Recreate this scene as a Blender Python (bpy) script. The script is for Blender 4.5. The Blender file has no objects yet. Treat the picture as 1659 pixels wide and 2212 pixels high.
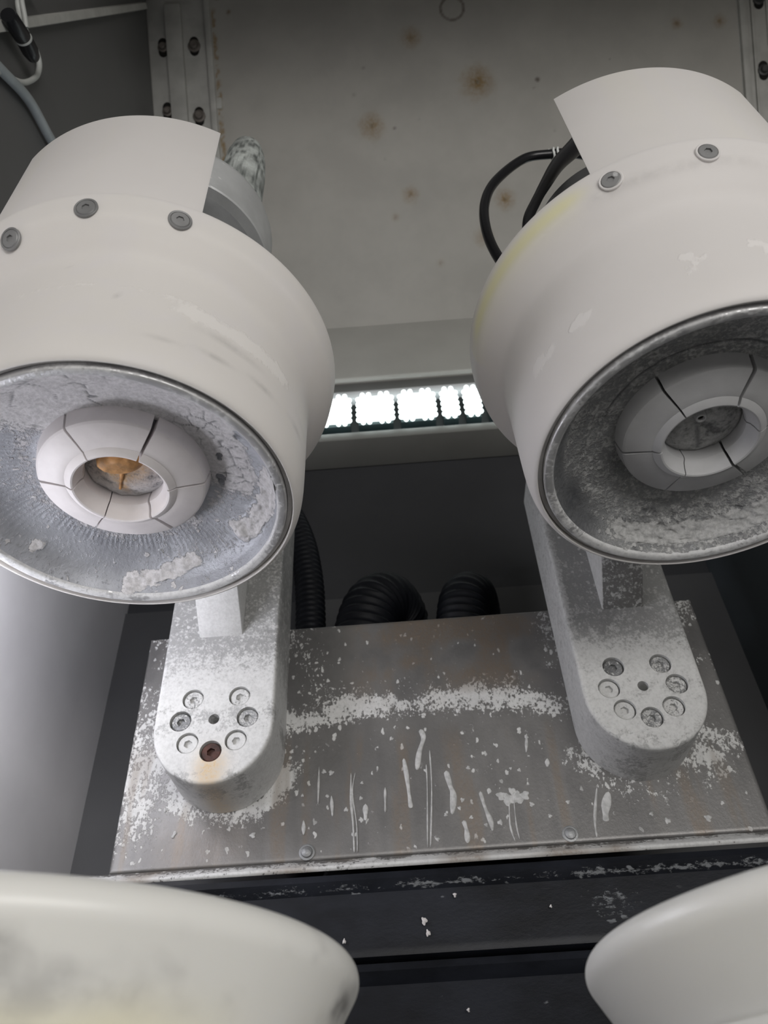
import bpy, bmesh, math, random
import numpy as np
from mathutils import Vector, Matrix

S = bpy.context.scene
COL = S.collection
random.seed(7)
PI = math.pi

# ------------------------------------------------------------------ camera
cam_d = bpy.data.cameras.new('camera')
cam = bpy.data.objects.new('camera', cam_d); COL.objects.link(cam)
cam_d.sensor_fit = 'HORIZONTAL'; cam_d.sensor_width = 36.0
cam_d.lens = 36.0 * 1680.7 / 1659.0
cam_d.clip_start = 0.01; cam_d.clip_end = 50
fw = Vector((-0.0147, 0.7447, 0.6672)); rt = Vector((0.9973, 0.0592, -0.0441)); up = Vector((0.0723, -0.6647, 0.7436))
fw.normalize(); rt = (rt - fw * rt.dot(fw)).normalized(); up = rt.cross(fw)
M = Matrix(((rt.x, up.x, -fw.x, 0), (rt.y, up.y, -fw.y, 0), (rt.z, up.z, -fw.z, 0), (0, 0, 0, 1)))
cam.matrix_world = M
cam_d.dof.use_dof = True; cam_d.dof.focus_distance = 0.43; cam_d.dof.aperture_fstop = 21.0
S.camera = cam

# ------------------------------------------------------------------ light and exposure
S.view_settings.view_transform = 'Standard'; S.view_settings.look = 'None'
S.view_settings.exposure = 0.0; S.view_settings.gamma = 1.0; S.view_settings.use_curve_mapping = False
W = bpy.data.worlds.new('room_light'); S.world = W; W.use_nodes = True
bg = W.node_tree.nodes['Background']
bg.inputs[0].default_value = (1.0, 0.985, 0.95, 1); bg.inputs[1].default_value = 0.17

def area(name, loc, target, size, power, color, size_y=None):
    d = bpy.data.lights.new(name, 'AREA'); d.energy = power; d.color = color
    d.shape = 'RECTANGLE'; d.size = size; d.size_y = size_y or size
    o = bpy.data.objects.new(name, d); COL.objects.link(o); o.location = loc
    o.rotation_euler = (Vector(target) - Vector(loc)).to_track_quat('-Z', 'Y').to_euler()
    return o
area('workshop_light', (0.40, -1.0, 0.0), (-0.02, 0.4, 0.30), 1.0, 10.6, (1, 0.975, 0.945), 0.5)
sp = bpy.data.lights.new('side_work_lamp', 'POINT'); sp.energy = 0.45; sp.color = (0.91, 0.92, 1.0); sp.shadow_soft_size = 0.02
so = bpy.data.objects.new('side_work_lamp', sp); COL.objects.link(so); so.location = (-0.255, 0.30, 0.185)
sp2 = sp.copy(); sp2.energy = 0.42; so2 = bpy.data.objects.new('side_work_lamp', sp2); COL.objects.link(so2); so2.location = (-0.225, 0.345, 0.295)

# ------------------------------------------------------------------ numeric noise
def _h(ix, iy, iz, seed):
    n = (ix.astype(np.int64) * 374761393 + iy.astype(np.int64) * 668265263 + iz.astype(np.int64) * 2147483647 + seed * 974711) & 0xffffffff
    n = ((n ^ (n >> 13)) * 1274126177) & 0xffffffff
    n = (n ^ (n >> 16)) & 0xffffff
    return n / float(0xffffff)
def vnoise(P, scale, seed=0, octaves=3):
    P = np.asarray(P, float); tot = 0; amp = 1; s = 0
    for o in range(octaves):
        q = P * scale * (2 ** o) + 17.3 * o + 1000
        i = np.floor(q).astype(np.int64); f = q - i; f = f * f * (3 - 2 * f)
        v = 0
        for dx in (0, 1):
            for dy in (0, 1):
                for dz in (0, 1):
                    w = (f[:, 0] if dx else 1 - f[:, 0]) * (f[:, 1] if dy else 1 - f[:, 1]) * (f[:, 2] if dz else 1 - f[:, 2])
                    v = v + w * _h(i[:, 0] + dx, i[:, 1] + dy, i[:, 2] + dz, seed + o)
        tot = tot + amp * v; s += amp; amp *= 0.5
    return tot / s
def sst(a, b, x):
    t = np.clip((x - a) / (b - a), 0, 1); return t * t * (3 - 2 * t)
def gs(d, r): return np.exp(-(d / r) ** 2)

# ------------------------------------------------------------------ mesh helpers
def mesh_obj(name, V, F, mat, parent=None, smooth=35):
    me = bpy.data.meshes.new(name)
    me.from_pydata([tuple(v) for v in V], [], F); me.update()
    return link(name, me, mat, parent, smooth)
def link(name, me, mat, parent=None, smooth=35):
    if smooth:
        me.shade_smooth()
        if smooth < 180: me.set_sharp_from_angle(angle=math.radians(smooth))
    o = bpy.data.objects.new(name, me); COL.objects.link(o)
    if mat: me.materials.append(mat)
    if parent: o.parent = parent
    return o
def fixn(V, F):
    bm = bmesh.new(); vs = [bm.verts.new(v) for v in V]
    for f in F:
        try: bm.faces.new([vs[i] for i in f])
        except ValueError: pass
    bmesh.ops.remove_doubles(bm, verts=bm.verts, dist=1e-7)
    bmesh.ops.recalc_face_normals(bm, faces=bm.faces)
    me = bpy.data.meshes.new('m'); bm.to_mesh(me); bm.free(); return me
def solid(name, V, F, mat, parent=None, smooth=35):
    me = fixn(V, F); me.name = name; return link(name, me, mat, parent, smooth)
def thing(name, label, cat, loc=(0, 0, 0), group=None):
    o = bpy.data.objects.new(name, None); COL.objects.link(o); o.location = loc
    o.empty_display_size = 0.02
    o['label'] = label; o['category'] = cat
    if group: o['group'] = group
    return o
def tag(o, label, cat, group=None):
    o['label'] = label; o['category'] = cat
    if group: o['group'] = group
    return o
def struct(o): o['kind'] = 'structure'; return o

def lathe(profile, n=96, a0=0.0, a1=2 * PI, closed=False, center=(0, 0, 0)):
    """profile: list of (r, z). closed = the profile is a loop. Full turn or sector with end caps."""
    full = abs(a1 - a0 - 2 * PI) < 1e-6
    cols = n if full else n + 1
    V = []; F = []; m = len(profile)
    for i in range(cols):
        a = a0 + (a1 - a0) * i / n; c, s = math.cos(a), math.sin(a)
        for r, z in profile: V.append((center[0] + r * c, center[1] + r * s, center[2] + z))
    segs = m if closed else m - 1
    for i in range(n):
        j = (i + 1) % cols
        for k in range(segs):
            k2 = (k + 1) % m
            F.append((i * m + k, j * m + k, j * m + k2, i * m + k2))
    if not full and closed:
        F.append(tuple(range(m))); F.append(tuple(range((cols - 1) * m, cols * m))[::-1])
    return V, F
def smooth_profile(pts, k=4):
    """Catmull-Rom through the points"""
    P = [Vector((a, b)) for a, b in pts]; out = []
    for i in range(len(P) - 1):
        p0 = P[max(i - 1, 0)]; p1 = P[i]; p2 = P[i + 1]; p3 = P[min(i + 2, len(P) - 1)]
        for t in range(k):
            t = t / k
            q = 0.5 * ((2 * p1) + (p2 - p0) * t + (2 * p0 - 5 * p1 + 4 * p2 - p3) * t * t + (3 * p1 - p0 - 3 * p2 + p3) * t ** 3)
            out.append((q.x, q.y))
    out.append(tuple(P[-1])); return out
def spline3(pts, k=10):
    P = [Vector(p) for p in pts]; out = []
    for i in range(len(P) - 1):
        p0 = P[max(i - 1, 0)]; p1 = P[i]; p2 = P[i + 1]; p3 = P[min(i + 2, len(P) - 1)]
        for t in range(k):
            t = t / k
            out.append(0.5 * ((2 * p1) + (p2 - p0) * t + (2 * p0 - 5 * p1 + 4 * p2 - p3) * t * t + (3 * p1 - p0 - 3 * p2 + p3) * t ** 3))
    out.append(P[-1]); return out
def tube(path, radius, n=12, cap=True):
    """radius: number or function of (index, count)"""
    P = [Vector(p) for p in path]; V = []; F = []
    T = [(P[min(i + 1, len(P) - 1)] - P[max(i - 1, 0)]).normalized() for i in range(len(P))]
    ref = Vector((0, 0, 1)) if abs(T[0].z) < 0.9 else Vector((1, 0, 0))
    nrm = T[0].cross(ref).normalized()
    for i, p in enumerate(P):
        nrm = (nrm - T[i] * nrm.dot(T[i])).normalized(); b = T[i].cross(nrm)
        r = radius(i, len(P)) if callable(radius) else radius
        for k in range(n):
            a = 2 * PI * k / n
            V.append(p + (nrm * math.cos(a) + b * math.sin(a)) * r)
    for i in range(len(P) - 1):
        for k in range(n):
            k2 = (k + 1) % n
            F.append((i * n + k, i * n + k2, (i + 1) * n + k2, (i + 1) * n + k))
    if cap:
        F.append(tuple(range(n))[::-1]); F.append(tuple(range((len(P) - 1) * n, len(P) * n)))
    return V, F
def box(x0, x1, y0, y1, z0, z1, bev=0.0, seg=2):
    bm = bmesh.new(); bmesh.ops.create_cube(bm, size=1)
    for v in bm.verts:
        v.co = Vector(((x0 + x1) / 2 + v.co.x * (x1 - x0), (y0 + y1) / 2 + v.co.y * (y1 - y0), (z0 + z1) / 2 + v.co.z * (z1 - z0)))
    if bev: bmesh.ops.bevel(bm, geom=bm.edges[:], offset=bev, segments=seg, profile=0.5, affect='EDGES')
    me = bpy.data.meshes.new('m'); bm.to_mesh(me); bm.free(); return me
def boxo(name, b, mat, parent=None, bev=0.0, seg=2):
    me = box(*b, bev=bev, seg=seg); me.name = name; return link(name, me, mat, parent)
def prism_x(name, poly, x0, x1, mat, parent=None, bev=0.0):
    """poly: (y, z) outline extruded along x"""
    bm = bmesh.new(); a = [bm.verts.new((x0, y, z)) for y, z in poly]; b = [bm.verts.new((x1, y, z)) for y, z in poly]
    n = len(poly); bm.faces.new(a); bm.faces.new(b[::-1])
    for i in range(n): bm.faces.new((a[i], b[i], b[(i + 1) % n], a[(i + 1) % n]))
    bmesh.ops.recalc_face_normals(bm, faces=bm.faces)
    if bev: bmesh.ops.bevel(bm, geom=bm.edges[:], offset=bev, segments=2, profile=0.5, affect='EDGES')
    me = bpy.data.meshes.new(name); bm.to_mesh(me); bm.free(); return link(name, me, mat, parent)
def coords(me):
    a = np.empty(len(me.vertices) * 3); me.vertices.foreach_get('co', a); return a.reshape(-1, 3)
def setco(me, P):
    me.vertices.foreach_set('co', np.asarray(P, float).ravel()); me.update()
def paint(me, R=None, G=None, B=None):
    """stain map: R powder and lit sides, G rust, B dark grime and shade"""
    n = len(me.vertices); a = np.zeros((n, 4)); a[:, 3] = 1
    for i, c in enumerate((R, G, B)):
        if c is not None: a[:, i] = np.clip(c, 0, 1)
    at = me.color_attributes.new('stain', 'FLOAT_COLOR', 'POINT'); at.data.foreach_set('color', a.ravel())

# ------------------------------------------------------------------ materials
class NT:
    def __init__(s, name):
        s.m = bpy.data.materials.new(name); s.m.use_nodes = True; s.t = s.m.node_tree
        s.p = s.t.nodes['Principled BSDF']
    def n(s, kind, **kw):
        o = s.t.nodes.new(kind)
        for k, v in kw.items(): setattr(o, k, v)
        return o
    def put(s, sock, v):
        if hasattr(v, 'is_linked') or isinstance(v, bpy.types.NodeSocket): s.t.links.new(v, sock)
        else: sock.default_value = (*v, 1) if isinstance(v, tuple) and len(v) == 3 and sock.type == 'RGBA' else v
    def pos(s): return s.n('ShaderNodeTexCoord').outputs['Object']
    def mapv(s, v, scale=(1, 1, 1)):
        o = s.n('ShaderNodeMapping'); s.put(o.inputs['Vector'], v); o.inputs['Scale'].default_value = scale; return o.outputs[0]
    def noise(s, v, scale, detail=4, rough=0.55, dist=0.0):
        o = s.n('ShaderNodeTexNoise'); s.put(o.inputs['Vector'], v); o.inputs['Scale'].default_value = scale
        o.inputs['Detail'].default_value = detail; o.inputs['Roughness'].default_value = rough; o.inputs['Distortion'].default_value = dist
        return o.outputs['Fac']
    def voro(s, v, scale, feature='F1', out='Distance', rnd=1.0):
        o = s.n('ShaderNodeTexVoronoi', feature=feature); s.put(o.inputs['Vector'], v); o.inputs['Scale'].default_value = scale
        o.inputs['Randomness'].default_value = rnd
        return o.outputs[out]
    def math(s, op, a, b=None, c=None, clamp=False):
        o = s.n('ShaderNodeMath', operation=op, use_clamp=clamp); s.put(o.inputs[0], a)
        if b is not None: s.put(o.inputs[1], b)
        if c is not None: s.put(o.inputs[2], c)
        return o.outputs[0]
    def step(s, v, a, b, lo=0.0, hi=1.0):
        o = s.n('ShaderNodeMapRange', interpolation_type='SMOOTHSTEP'); s.put(o.inputs['Value'], v)
        s.put(o.inputs['From Min'], a); s.put(o.inputs['From Max'], b); o.inputs['To Min'].default_value = lo; o.inputs['To Max'].default_value = hi
        return o.outputs[0]
    def mix(s, f, a, b, mode='MIX'):
        o = s.n('ShaderNodeMix', data_type='RGBA', blend_type=mode); s.put(o.inputs['Factor'], f)
        s.put(o.inputs[6], a); s.put(o.inputs[7], b); return o.outputs[2]
    def stain(s):
        a = s.n('ShaderNodeAttribute', attribute_name='stain'); sp = s.n('ShaderNodeSeparateColor'); s.t.links.new(a.outputs['Color'], sp.inputs[0])
        return sp.outputs[0], sp.outputs[1], sp.outputs[2]
    def bump(s, h, strength=0.3, dist=0.001, prev=None):
        o = s.n('ShaderNodeBump'); s.put(o.inputs['Height'], h); o.inputs['Strength'].default_value = strength; o.inputs['Distance'].default_value = dist
        if prev is not None: s.put(o.inputs['Normal'], prev)
        return o.outputs[0]
    def fin(s, col, rough, metal=0.0, normal=None, **kw):
        s.put(s.p.inputs['Base Color'], col); s.put(s.p.inputs['Roughness'], rough); s.put(s.p.inputs['Metallic'], metal)
        if normal is not None: s.put(s.p.inputs['Normal'], normal)
        for k, v in kw.items(): s.put(s.p.inputs[k], v)
        return s.m

def plain(name, col, rough=0.5, metal=0.0, var=0.12, vscale=40, **kw):
    t = NT(name); p = t.pos(); n = t.noise(p, vscale, 5)
    c = t.mix(t.step(n, 0.3, 0.7), tuple(x * (1 - var) for x in col), tuple(min(1, x * (1 + var)) for x in col))
    return t.fin(c, rough, metal, t.bump(t.noise(p, vscale * 12, 2), 0.06, 0.0005), **kw)

def dusty(name, base, dust, rough=0.45, metal=0.3, rust=(0.30, 0.15, 0.05), dark=(0.03, 0.03, 0.035), scale=1.0,
          brown=None, brownamt=0.0, stretch=(1, 1, 1), drough=0.85, crumb=0.84, bumpk=0.35, soft=0.16, basevar=0.15, flecks=0.0, **kw):
    """painted or bare metal with white polishing powder on it, laid on by the stain map"""
    t = NT(name); p = t.mapv(t.pos(), stretch)
    R, G, B = t.stain()
    big = t.noise(p, 26 * scale, 4, 0.6); mid = t.noise(p, 150 * scale, 5, 0.65); fine = t.noise(p, 520 * scale, 4, 0.7)
    b = t.mix(t.step(big, 0.32, 0.68), tuple(x * (1 - basevar) for x in base), tuple(x * (1 + basevar) for x in base))
    if brown: b = t.mix(t.math('MULTIPLY', t.step(big, 0.42, 0.62), brownamt), b, brown)
    rn = t.math('ADD', t.math('MULTIPLY', mid, 0.38), t.math('MULTIPLY', fine, 0.62))
    # powder: threshold of fine noise that sinks where the map is dense
    thr = t.math('SUBTRACT', 0.72, t.math('MULTIPLY', R, 0.50))
    m1 = t.step(rn, t.math('SUBTRACT', thr, soft * 0.35), t.math('ADD', thr, soft * 0.35))
    wn = t.n('ShaderNodeTexNoise'); t.put(wn.inputs['Vector'], p); wn.inputs['Scale'].default_value = 260 * scale; wn.inputs['Detail'].default_value = 3
    wv = t.n('ShaderNodeVectorMath', operation='MULTIPLY_ADD'); t.put(wv.inputs[0], wn.outputs['Color']); wv.inputs[1].default_value = (.005 / scale,) * 3; t.put(wv.inputs[2], p); p = wv.outputs[0]
    v1 = t.voro(p, 230 * scale); v2 = t.voro(p, 95 * scale)
    c1 = t.voro(p, 230 * scale, 'F1', 'Color'); sc1 = t.n('ShaderNodeSeparateColor'); t.put(sc1.inputs[0], c1)
    c2 = t.voro(p, 95 * scale, 'F1', 'Color'); sc2 = t.n('ShaderNodeSeparateColor'); t.put(sc2.inputs[0], c2)
    s1 = t.math('MULTIPLY', t.step(v1, 0.34, 0.24), t.step(sc1.outputs[0], t.math('SUBTRACT', 1.02, t.math('MULTIPLY', R, 1.1)), t.math('SUBTRACT', 1.06, t.math('MULTIPLY', R, 1.1))))
    s2 = t.math('MULTIPLY', t.step(v2, 0.22, 0.15), t.step(sc2.outputs[1], t.math('SUBTRACT', 1.02, t.math('MULTIPLY', R, 0.35)), t.math('SUBTRACT', 1.05, t.math('MULTIPLY', R, 0.35))))
    m = t.math('MAXIMUM', m1, t.math('MAXIMUM', s1, s2))
    if flecks:
        m = t.math('MAXIMUM', m, t.math('MULTIPLY', t.step(v2, 0.16, 0.1), t.step(sc2.outputs[2], 1 - flecks, 1 - flecks + 0.02)))
    m = t.math('MINIMUM', m, 1.0)
    dcol = t.mix(t.step(rn, 0.36, 0.62), tuple(x * crumb for x in dust), dust)
    col = t.mix(m, b, dcol)
    rm = t.math('MULTIPLY', G, t.step(rn, 0.36, 0.60, 0.45, 1.0))
    col = t.mix(rm, col, rust)
    dm = t.math('MULTIPLY', B, t.step(fine, 0.25, 0.6, 0.6, 1.0))
    col = t.mix(dm, col, dark)
    rg = t.math('MULTIPLY_ADD', m, drough - rough, rough)
    mt = t.math('MULTIPLY', t.math('SUBTRACT', 1.0, m), metal)
    nb = t.bump(t.math('ADD', t.math('MULTIPLY', m, 0.7), t.math('MULTIPLY', rn, 0.7)), bumpk, 0.0010)
    return t.fin(col, rg, mt, nb, **kw)

def plastic(name, col, tint, rough=0.62, sss=0.25, dirty=True):
    t = NT(name); p = t.pos(); R, G, B = t.stain()
    big = t.noise(p, 14, 4, 0.5); fine = t.noise(p, 420, 4, 0.65); mid = t.noise(p, 120, 5, 0.6)
    c = t.mix(t.step(big, 0.35, 0.7), col, tuple(x * 0.965 for x in col))
    thr = t.math('SUBTRACT', 0.85, t.math('MULTIPLY', R, 0.7))
    m = t.step(t.math('ADD', t.math('MULTIPLY', mid, 0.4), t.math('MULTIPLY', fine, 0.6)), t.math('SUBTRACT', thr, 0.09), t.math('ADD', thr, 0.09))
    c = t.mix(t.math('MULTIPLY', m, 0.30), c, (0.93, 0.90, 0.88))
    c = t.mix(t.math('MULTIPLY', G, 0.9), c, tint)
    c = t.mix(t.math('MULTIPLY', B, t.step(mid, 0.3, 0.6, 0.35, 1.0)), c, (0.16, 0.155, 0.15))
    nb = t.bump(t.math('ADD', m, t.math('MULTIPLY', fine, 0.12)), 0.35, 0.0007)
    t.p.inputs['Subsurface Radius'].default_value = (1.0, 0.95, 0.85)
    t.p.inputs['Subsurface Scale'].default_value = 0.006
    return t.fin(c, t.math('MULTIPLY_ADD', m, 0.3, rough), 0.0, nb, **{'Subsurface Weight': sss})

def emit(name, col, strength):
    t = NT(name); t.p.inputs['Emission Color'].default_value = (*col, 1); t.p.inputs['Emission Strength'].default_value = strength
    return t.fin((0.8, 0.85, 0.85), 0.4)

MAT = {}
MAT['panel'] = dusty('grey_painted_sheet', (0.40, 0.385, 0.355), (0.5, 0.48, 0.46), 0.55, 0.0, rust=(0.22, 0.125, 0.018), dark=(0.05, 0.03, 0.015), bumpk=0.1, basevar=0.06, scale=0.5)
MAT['rail'] = dusty('grey_painted_rail', (0.44, 0.435, 0.41), (0.55, 0.54, 0.52), 0.5, 0.0, rust=(0.22, 0.12, 0.05), bumpk=0.2, basevar=0.12)
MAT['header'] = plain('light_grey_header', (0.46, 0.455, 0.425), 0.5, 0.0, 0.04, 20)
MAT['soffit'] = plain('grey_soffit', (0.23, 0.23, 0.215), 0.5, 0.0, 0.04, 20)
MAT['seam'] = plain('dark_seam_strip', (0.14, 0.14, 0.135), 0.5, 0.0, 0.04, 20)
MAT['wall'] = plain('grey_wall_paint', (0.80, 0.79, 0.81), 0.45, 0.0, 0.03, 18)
MAT['wall_shaded'] = plain('shaded_wall_paint', (0.11, 0.11, 0.109), 0.45, 0.0, 0.03, 18)
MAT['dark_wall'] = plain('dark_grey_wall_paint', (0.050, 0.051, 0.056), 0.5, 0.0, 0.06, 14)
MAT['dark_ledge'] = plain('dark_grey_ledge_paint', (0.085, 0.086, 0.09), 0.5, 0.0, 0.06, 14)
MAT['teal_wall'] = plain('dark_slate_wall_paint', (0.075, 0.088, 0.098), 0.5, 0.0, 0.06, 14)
MAT['rubber'] = dusty('black_rubber', (0.011, 0.0125, 0.017), (0.20, 0.21, 0.22), 0.42, 0.0, bumpk=0.25, basevar=0.5, stretch=(0.5, 1, 1), **{'Specular IOR Level': 0.25})
MAT['hose'] = dusty('black_hose', (0.006, 0.007, 0.011), (0.3, 0.3, 0.32), 0.55, 0.0, bumpk=0.15, flecks=0.015, **{'Specular IOR Level': 0.3})
MAT['cable'] = plain('black_cable_jacket', (0.008, 0.008, 0.010), 0.32, 0.0, 0.1, 60)
MAT['steel'] = dusty('stained_stainless_sheet', (0.205, 0.20, 0.195), (0.66, 0.66, 0.65), 0.42, 0.45, rust=(0.235, 0.185, 0.14), dark=(0.10, 0.10, 0.105), stretch=(1.0, 1, 0.75), basevar=0.12, bumpk=0.4, soft=0.07)
MAT['arm'] = dusty('powdery_grey_casting', (0.37, 0.37, 0.365), (0.63, 0.63, 0.62), 0.5, 0.25, rust=(0.55, 0.40, 0.22), dark=(0.09, 0.09, 0.09), basevar=0.08, bumpk=0.4, soft=0.25)
MAT['bracket'] = dusty('powdery_bracket', (0.24, 0.235, 0.23), (0.66, 0.66, 0.65), 0.5, 0.2, dark=(0.09, 0.09, 0.09), basevar=0.08, bumpk=0.4)
MAT['cup'] = dusty('aluminium_cup', (0.39, 0.40, 0.43), (0.66, 0.645, 0.65), 0.5, 0.35, rust=(0.5, 0.32, 0.16), dark=(0.055, 0.058, 0.068), soft=0.3, basevar=0.2, bumpk=0.8, crumb=0.72)
MAT['cup_dull'] = dusty('dull_aluminium_cup', (0.30, 0.305, 0.31), (0.54, 0.54, 0.535), 0.55, 0.25, dark=(0.035, 0.038, 0.046), soft=0.3, basevar=0.2, bumpk=0.8, crumb=0.66)
MAT['rim'] = dusty('bright_cup_rim', (0.55, 0.55, 0.555), (0.66, 0.66, 0.66), 0.36, 0.45, basevar=0.1, bumpk=0.2)
MAT['groove_fill'] = plain('grey_groove_fill', (0.50, 0.49, 0.48), 0.4, 0.1, 0.15, 60)
MAT['jaw'] = plain('white_collet_plastic', (0.78, 0.74, 0.735), 0.55, 0.0, 0.05, 60)
MAT['jaw_grey'] = plain('grey_coated_collet', (0.52, 0.52, 0.525), 0.6, 0.0, 0.06, 60)
MAT['powder'] = plain('dried_white_powder', (0.68, 0.65, 0.64), 0.95, 0.0, 0.15, 300)
MAT['powder_grey'] = plain('dried_grey_powder', (0.50, 0.50, 0.495), 0.95, 0.0, 0.2, 300)
MAT['orange'] = plain('orange_sludge', (0.46, 0.24, 0.09), 0.6, 0.0, 0.45, 130)
MAT['shroud'] = plastic('white_shroud_plastic', (0.765, 0.735, 0.715), (0.83, 0.79, 0.50))
MAT['bowl'] = plastic('white_bowl_plastic', (0.86, 0.855, 0.82), (0.85, 0.80, 0.58), 0.35)
MAT['screw'] = dusty('stainless_screw', (0.25, 0.25, 0.25), (0.5, 0.5, 0.5), 0.55, 0.35, basevar=0.2, bumpk=0.1)
MAT['screw_dark'] = plain('screw_socket_shadow', (0.035, 0.033, 0.032), 0.6)
MAT['bolt'] = dusty('powdery_bolt', (0.28, 0.285, 0.29), (0.62, 0.62, 0.61), 0.4, 0.5, basevar=0.3, bumpk=0.6, scale=1.6, dark=(0.05, 0.05, 0.05))
MAT['rust_bolt'] = plain('rusted_bolt', (0.055, 0.020, 0.013), 0.65, 0.1, 0.5, 200)
MAT['rail_bolt'] = plain('brownish_rail_bolt', (0.16, 0.14, 0.125), 0.5, 0.3, 0.2, 120)
MAT['rail_bolt_dark'] = plain('dark_rail_bolt', (0.06, 0.06, 0.06), 0.5, 0.3, 0.2, 120)
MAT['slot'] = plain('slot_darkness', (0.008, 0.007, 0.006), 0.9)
MAT['housing'] = dusty('grey_motor_housing', (0.58, 0.59, 0.59), (0.7, 0.7, 0.7), 0.45, 0.2, basevar=0.1, bumpk=0.15, dark=(0.08, 0.08, 0.08))
MAT['neck'] = dusty('dark_grey_spindle_neck', (0.27, 0.275, 0.28), (0.55, 0.55, 0.55), 0.5, 0.3, basevar=0.15, bumpk=0.2, flecks=0.01)
MAT['fitting'] = dusty('grimy_hose_fitting', (0.50, 0.53, 0.51), (0.6, 0.62, 0.6), 0.5, 0.0, dark=(0.05, 0.06, 0.055), basevar=0.35, scale=2.0, bumpk=0.5)
MAT['white_paint'] = plain('white_lamp_frame', (0.80, 0.82, 0.84), 0.4, 0.0, 0.03)
MAT['lamp_back'] = plain('dark_lamp_backing', (0.018, 0.022, 0.022), 0.6)
MAT['lamp_cyan'] = plain('greenish_lamp_plate', (0.022, 0.042, 0.044), 0.6)
MAT['led'] = emit('lamp_light', (0.90, 1.0, 0.99), 2.4)
MAT['white_tube'] = plain('pale_grey_tube', (0.46, 0.47, 0.45), 0.45, 0.0, 0.06)
MAT['blue_tube'] = plain('pale_blue_tube', (0.30, 0.33, 0.34), 0.4, 0.0, 0.06)
MAT['clear'] = plain('clear_tie_plastic', (0.75, 0.77, 0.75), 0.25, 0.0, 0.05)
MAT['floor'] = plain('dark_floor', (0.03, 0.03, 0.032), 0.6)

# ------------------------------------------------------------------ the chamber
XL, XR, XRU, YB, YL = -0.2871, 0.319, 0.74, 0.66, 0.614
ZLEDGE = 0.6665
U0 = Vector((0, -0.667, 0.745)); N0 = Vector((0, 0.745, 0.667)); P0 = Vector((0, 0.614, 0.890))
def pan(x, t, d=0.0):           # a point on the sloping cover, d towards the inside
    v = P0 + U0 * t - N0 * d; return Vector((x, v.y, v.z))

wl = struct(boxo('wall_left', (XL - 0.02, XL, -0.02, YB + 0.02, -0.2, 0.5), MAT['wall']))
wlu = struct(boxo('wall_left_upper', (XL - 0.02, XL, -0.02, YB + 0.02, 0.5, 1.45), MAT['wall_shaded']))  # same wall split here, its upper shade put into a darker colour
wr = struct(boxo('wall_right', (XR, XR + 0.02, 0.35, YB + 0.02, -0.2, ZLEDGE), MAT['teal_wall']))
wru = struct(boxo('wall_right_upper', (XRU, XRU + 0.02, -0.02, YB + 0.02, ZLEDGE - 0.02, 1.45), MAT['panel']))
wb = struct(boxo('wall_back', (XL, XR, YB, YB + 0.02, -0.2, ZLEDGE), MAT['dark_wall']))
struct(boxo('wall_front_shade', (XL - 0.02, XRU, -0.05, -0.03, 0.80, 1.45), MAT['panel']))  # unseen hood front, added to shade the upper chamber
fl = struct(boxo('floor', (XL - 0.02, XR + 0.02, -0.02, YB + 0.02, -0.22, -0.2), MAT['floor']))
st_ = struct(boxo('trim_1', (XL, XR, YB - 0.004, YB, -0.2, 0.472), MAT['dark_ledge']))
# soffit under the lamp, and the header above it
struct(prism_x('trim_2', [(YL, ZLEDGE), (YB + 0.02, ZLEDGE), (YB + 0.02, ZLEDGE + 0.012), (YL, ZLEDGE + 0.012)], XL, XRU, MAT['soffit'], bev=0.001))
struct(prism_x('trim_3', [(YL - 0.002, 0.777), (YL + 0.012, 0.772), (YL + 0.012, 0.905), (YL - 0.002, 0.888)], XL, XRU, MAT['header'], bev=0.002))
struct(boxo('trim_4', (XR + 0.02, XRU, 0.35, YL, ZLEDGE - 0.02, ZLEDGE), MAT['panel']))
struct(boxo('wall_back_upper', (XL, XRU, YL + 0.045, YL + 0.055, ZLEDGE, 0.92), MAT['dark_ledge']))

# sloping cover with rust spots
nx, nt = 420, 310
xs = np.linspace(XL, XRU, nx + 90); nx = nx + 90; ts = np.linspace(-0.012, 0.61, nt)
X, T = np.meshgrid(xs, ts); PT = np.stack([X.ravel(), T.ravel()], 1)
V = np.stack([X.ravel(), P0.y + U0.y * T.ravel(), P0.z + U0.z * T.ravel()], 1)
F = [(j * nx + i, (j + 1) * nx + i, (j + 1) * nx + i + 1, j * nx + i + 1) for j in range(nt - 1) for i in range(nx - 1)]
ceil = struct(mesh_obj('ceiling', V, F, MAT['panel'], smooth=180))
md = ceil.modifiers.new('sheet', 'SOLIDIFY'); md.thickness = 0.004; md.offset = -1
G = np.zeros(len(PT)); B = np.zeros(len(PT))
wob = vnoise(np.c_[PT, np.zeros(len(PT))], 160, 3, 3) - 0.5
for x, t_, r, k in ((.1512, .3141, .0235, .85), (.0056, .2663, .0190, .7), (.0671, .3804, .0150, .62), (.0506, .170, .0125, .62), (.177, .1538, .0150, .78),
                    (.1454, .105, .0140, .5), (.0291, .1409, .0060, .38), (.4228, .3702, .0085, .6), (.4797, .3686, .0095, .55), (-.176, .435, .004, .6),
                    (-.205, .475, .004, .8), (-.19, .455, .003, .7), (.30, .46, .010, .5), (.085, .075, .006, .25), (-.09, .49, .012, .4), (-.1965, .22, .007, .4)):
    d = np.hypot(PT[:, 0] - x, (PT[:, 1] - t_) * 0.93) * (1 + 0.5 * wob)
    G = np.maximum(G, k * 0.62 * sst(1.25, 0.5, d / r)); G = np.maximum(G, k * gs(d, r * 0.6) * 1.25)
    B = np.maximum(B, k * 0.75 * gs(d, max(0.0022, r * 0.13)))
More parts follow.
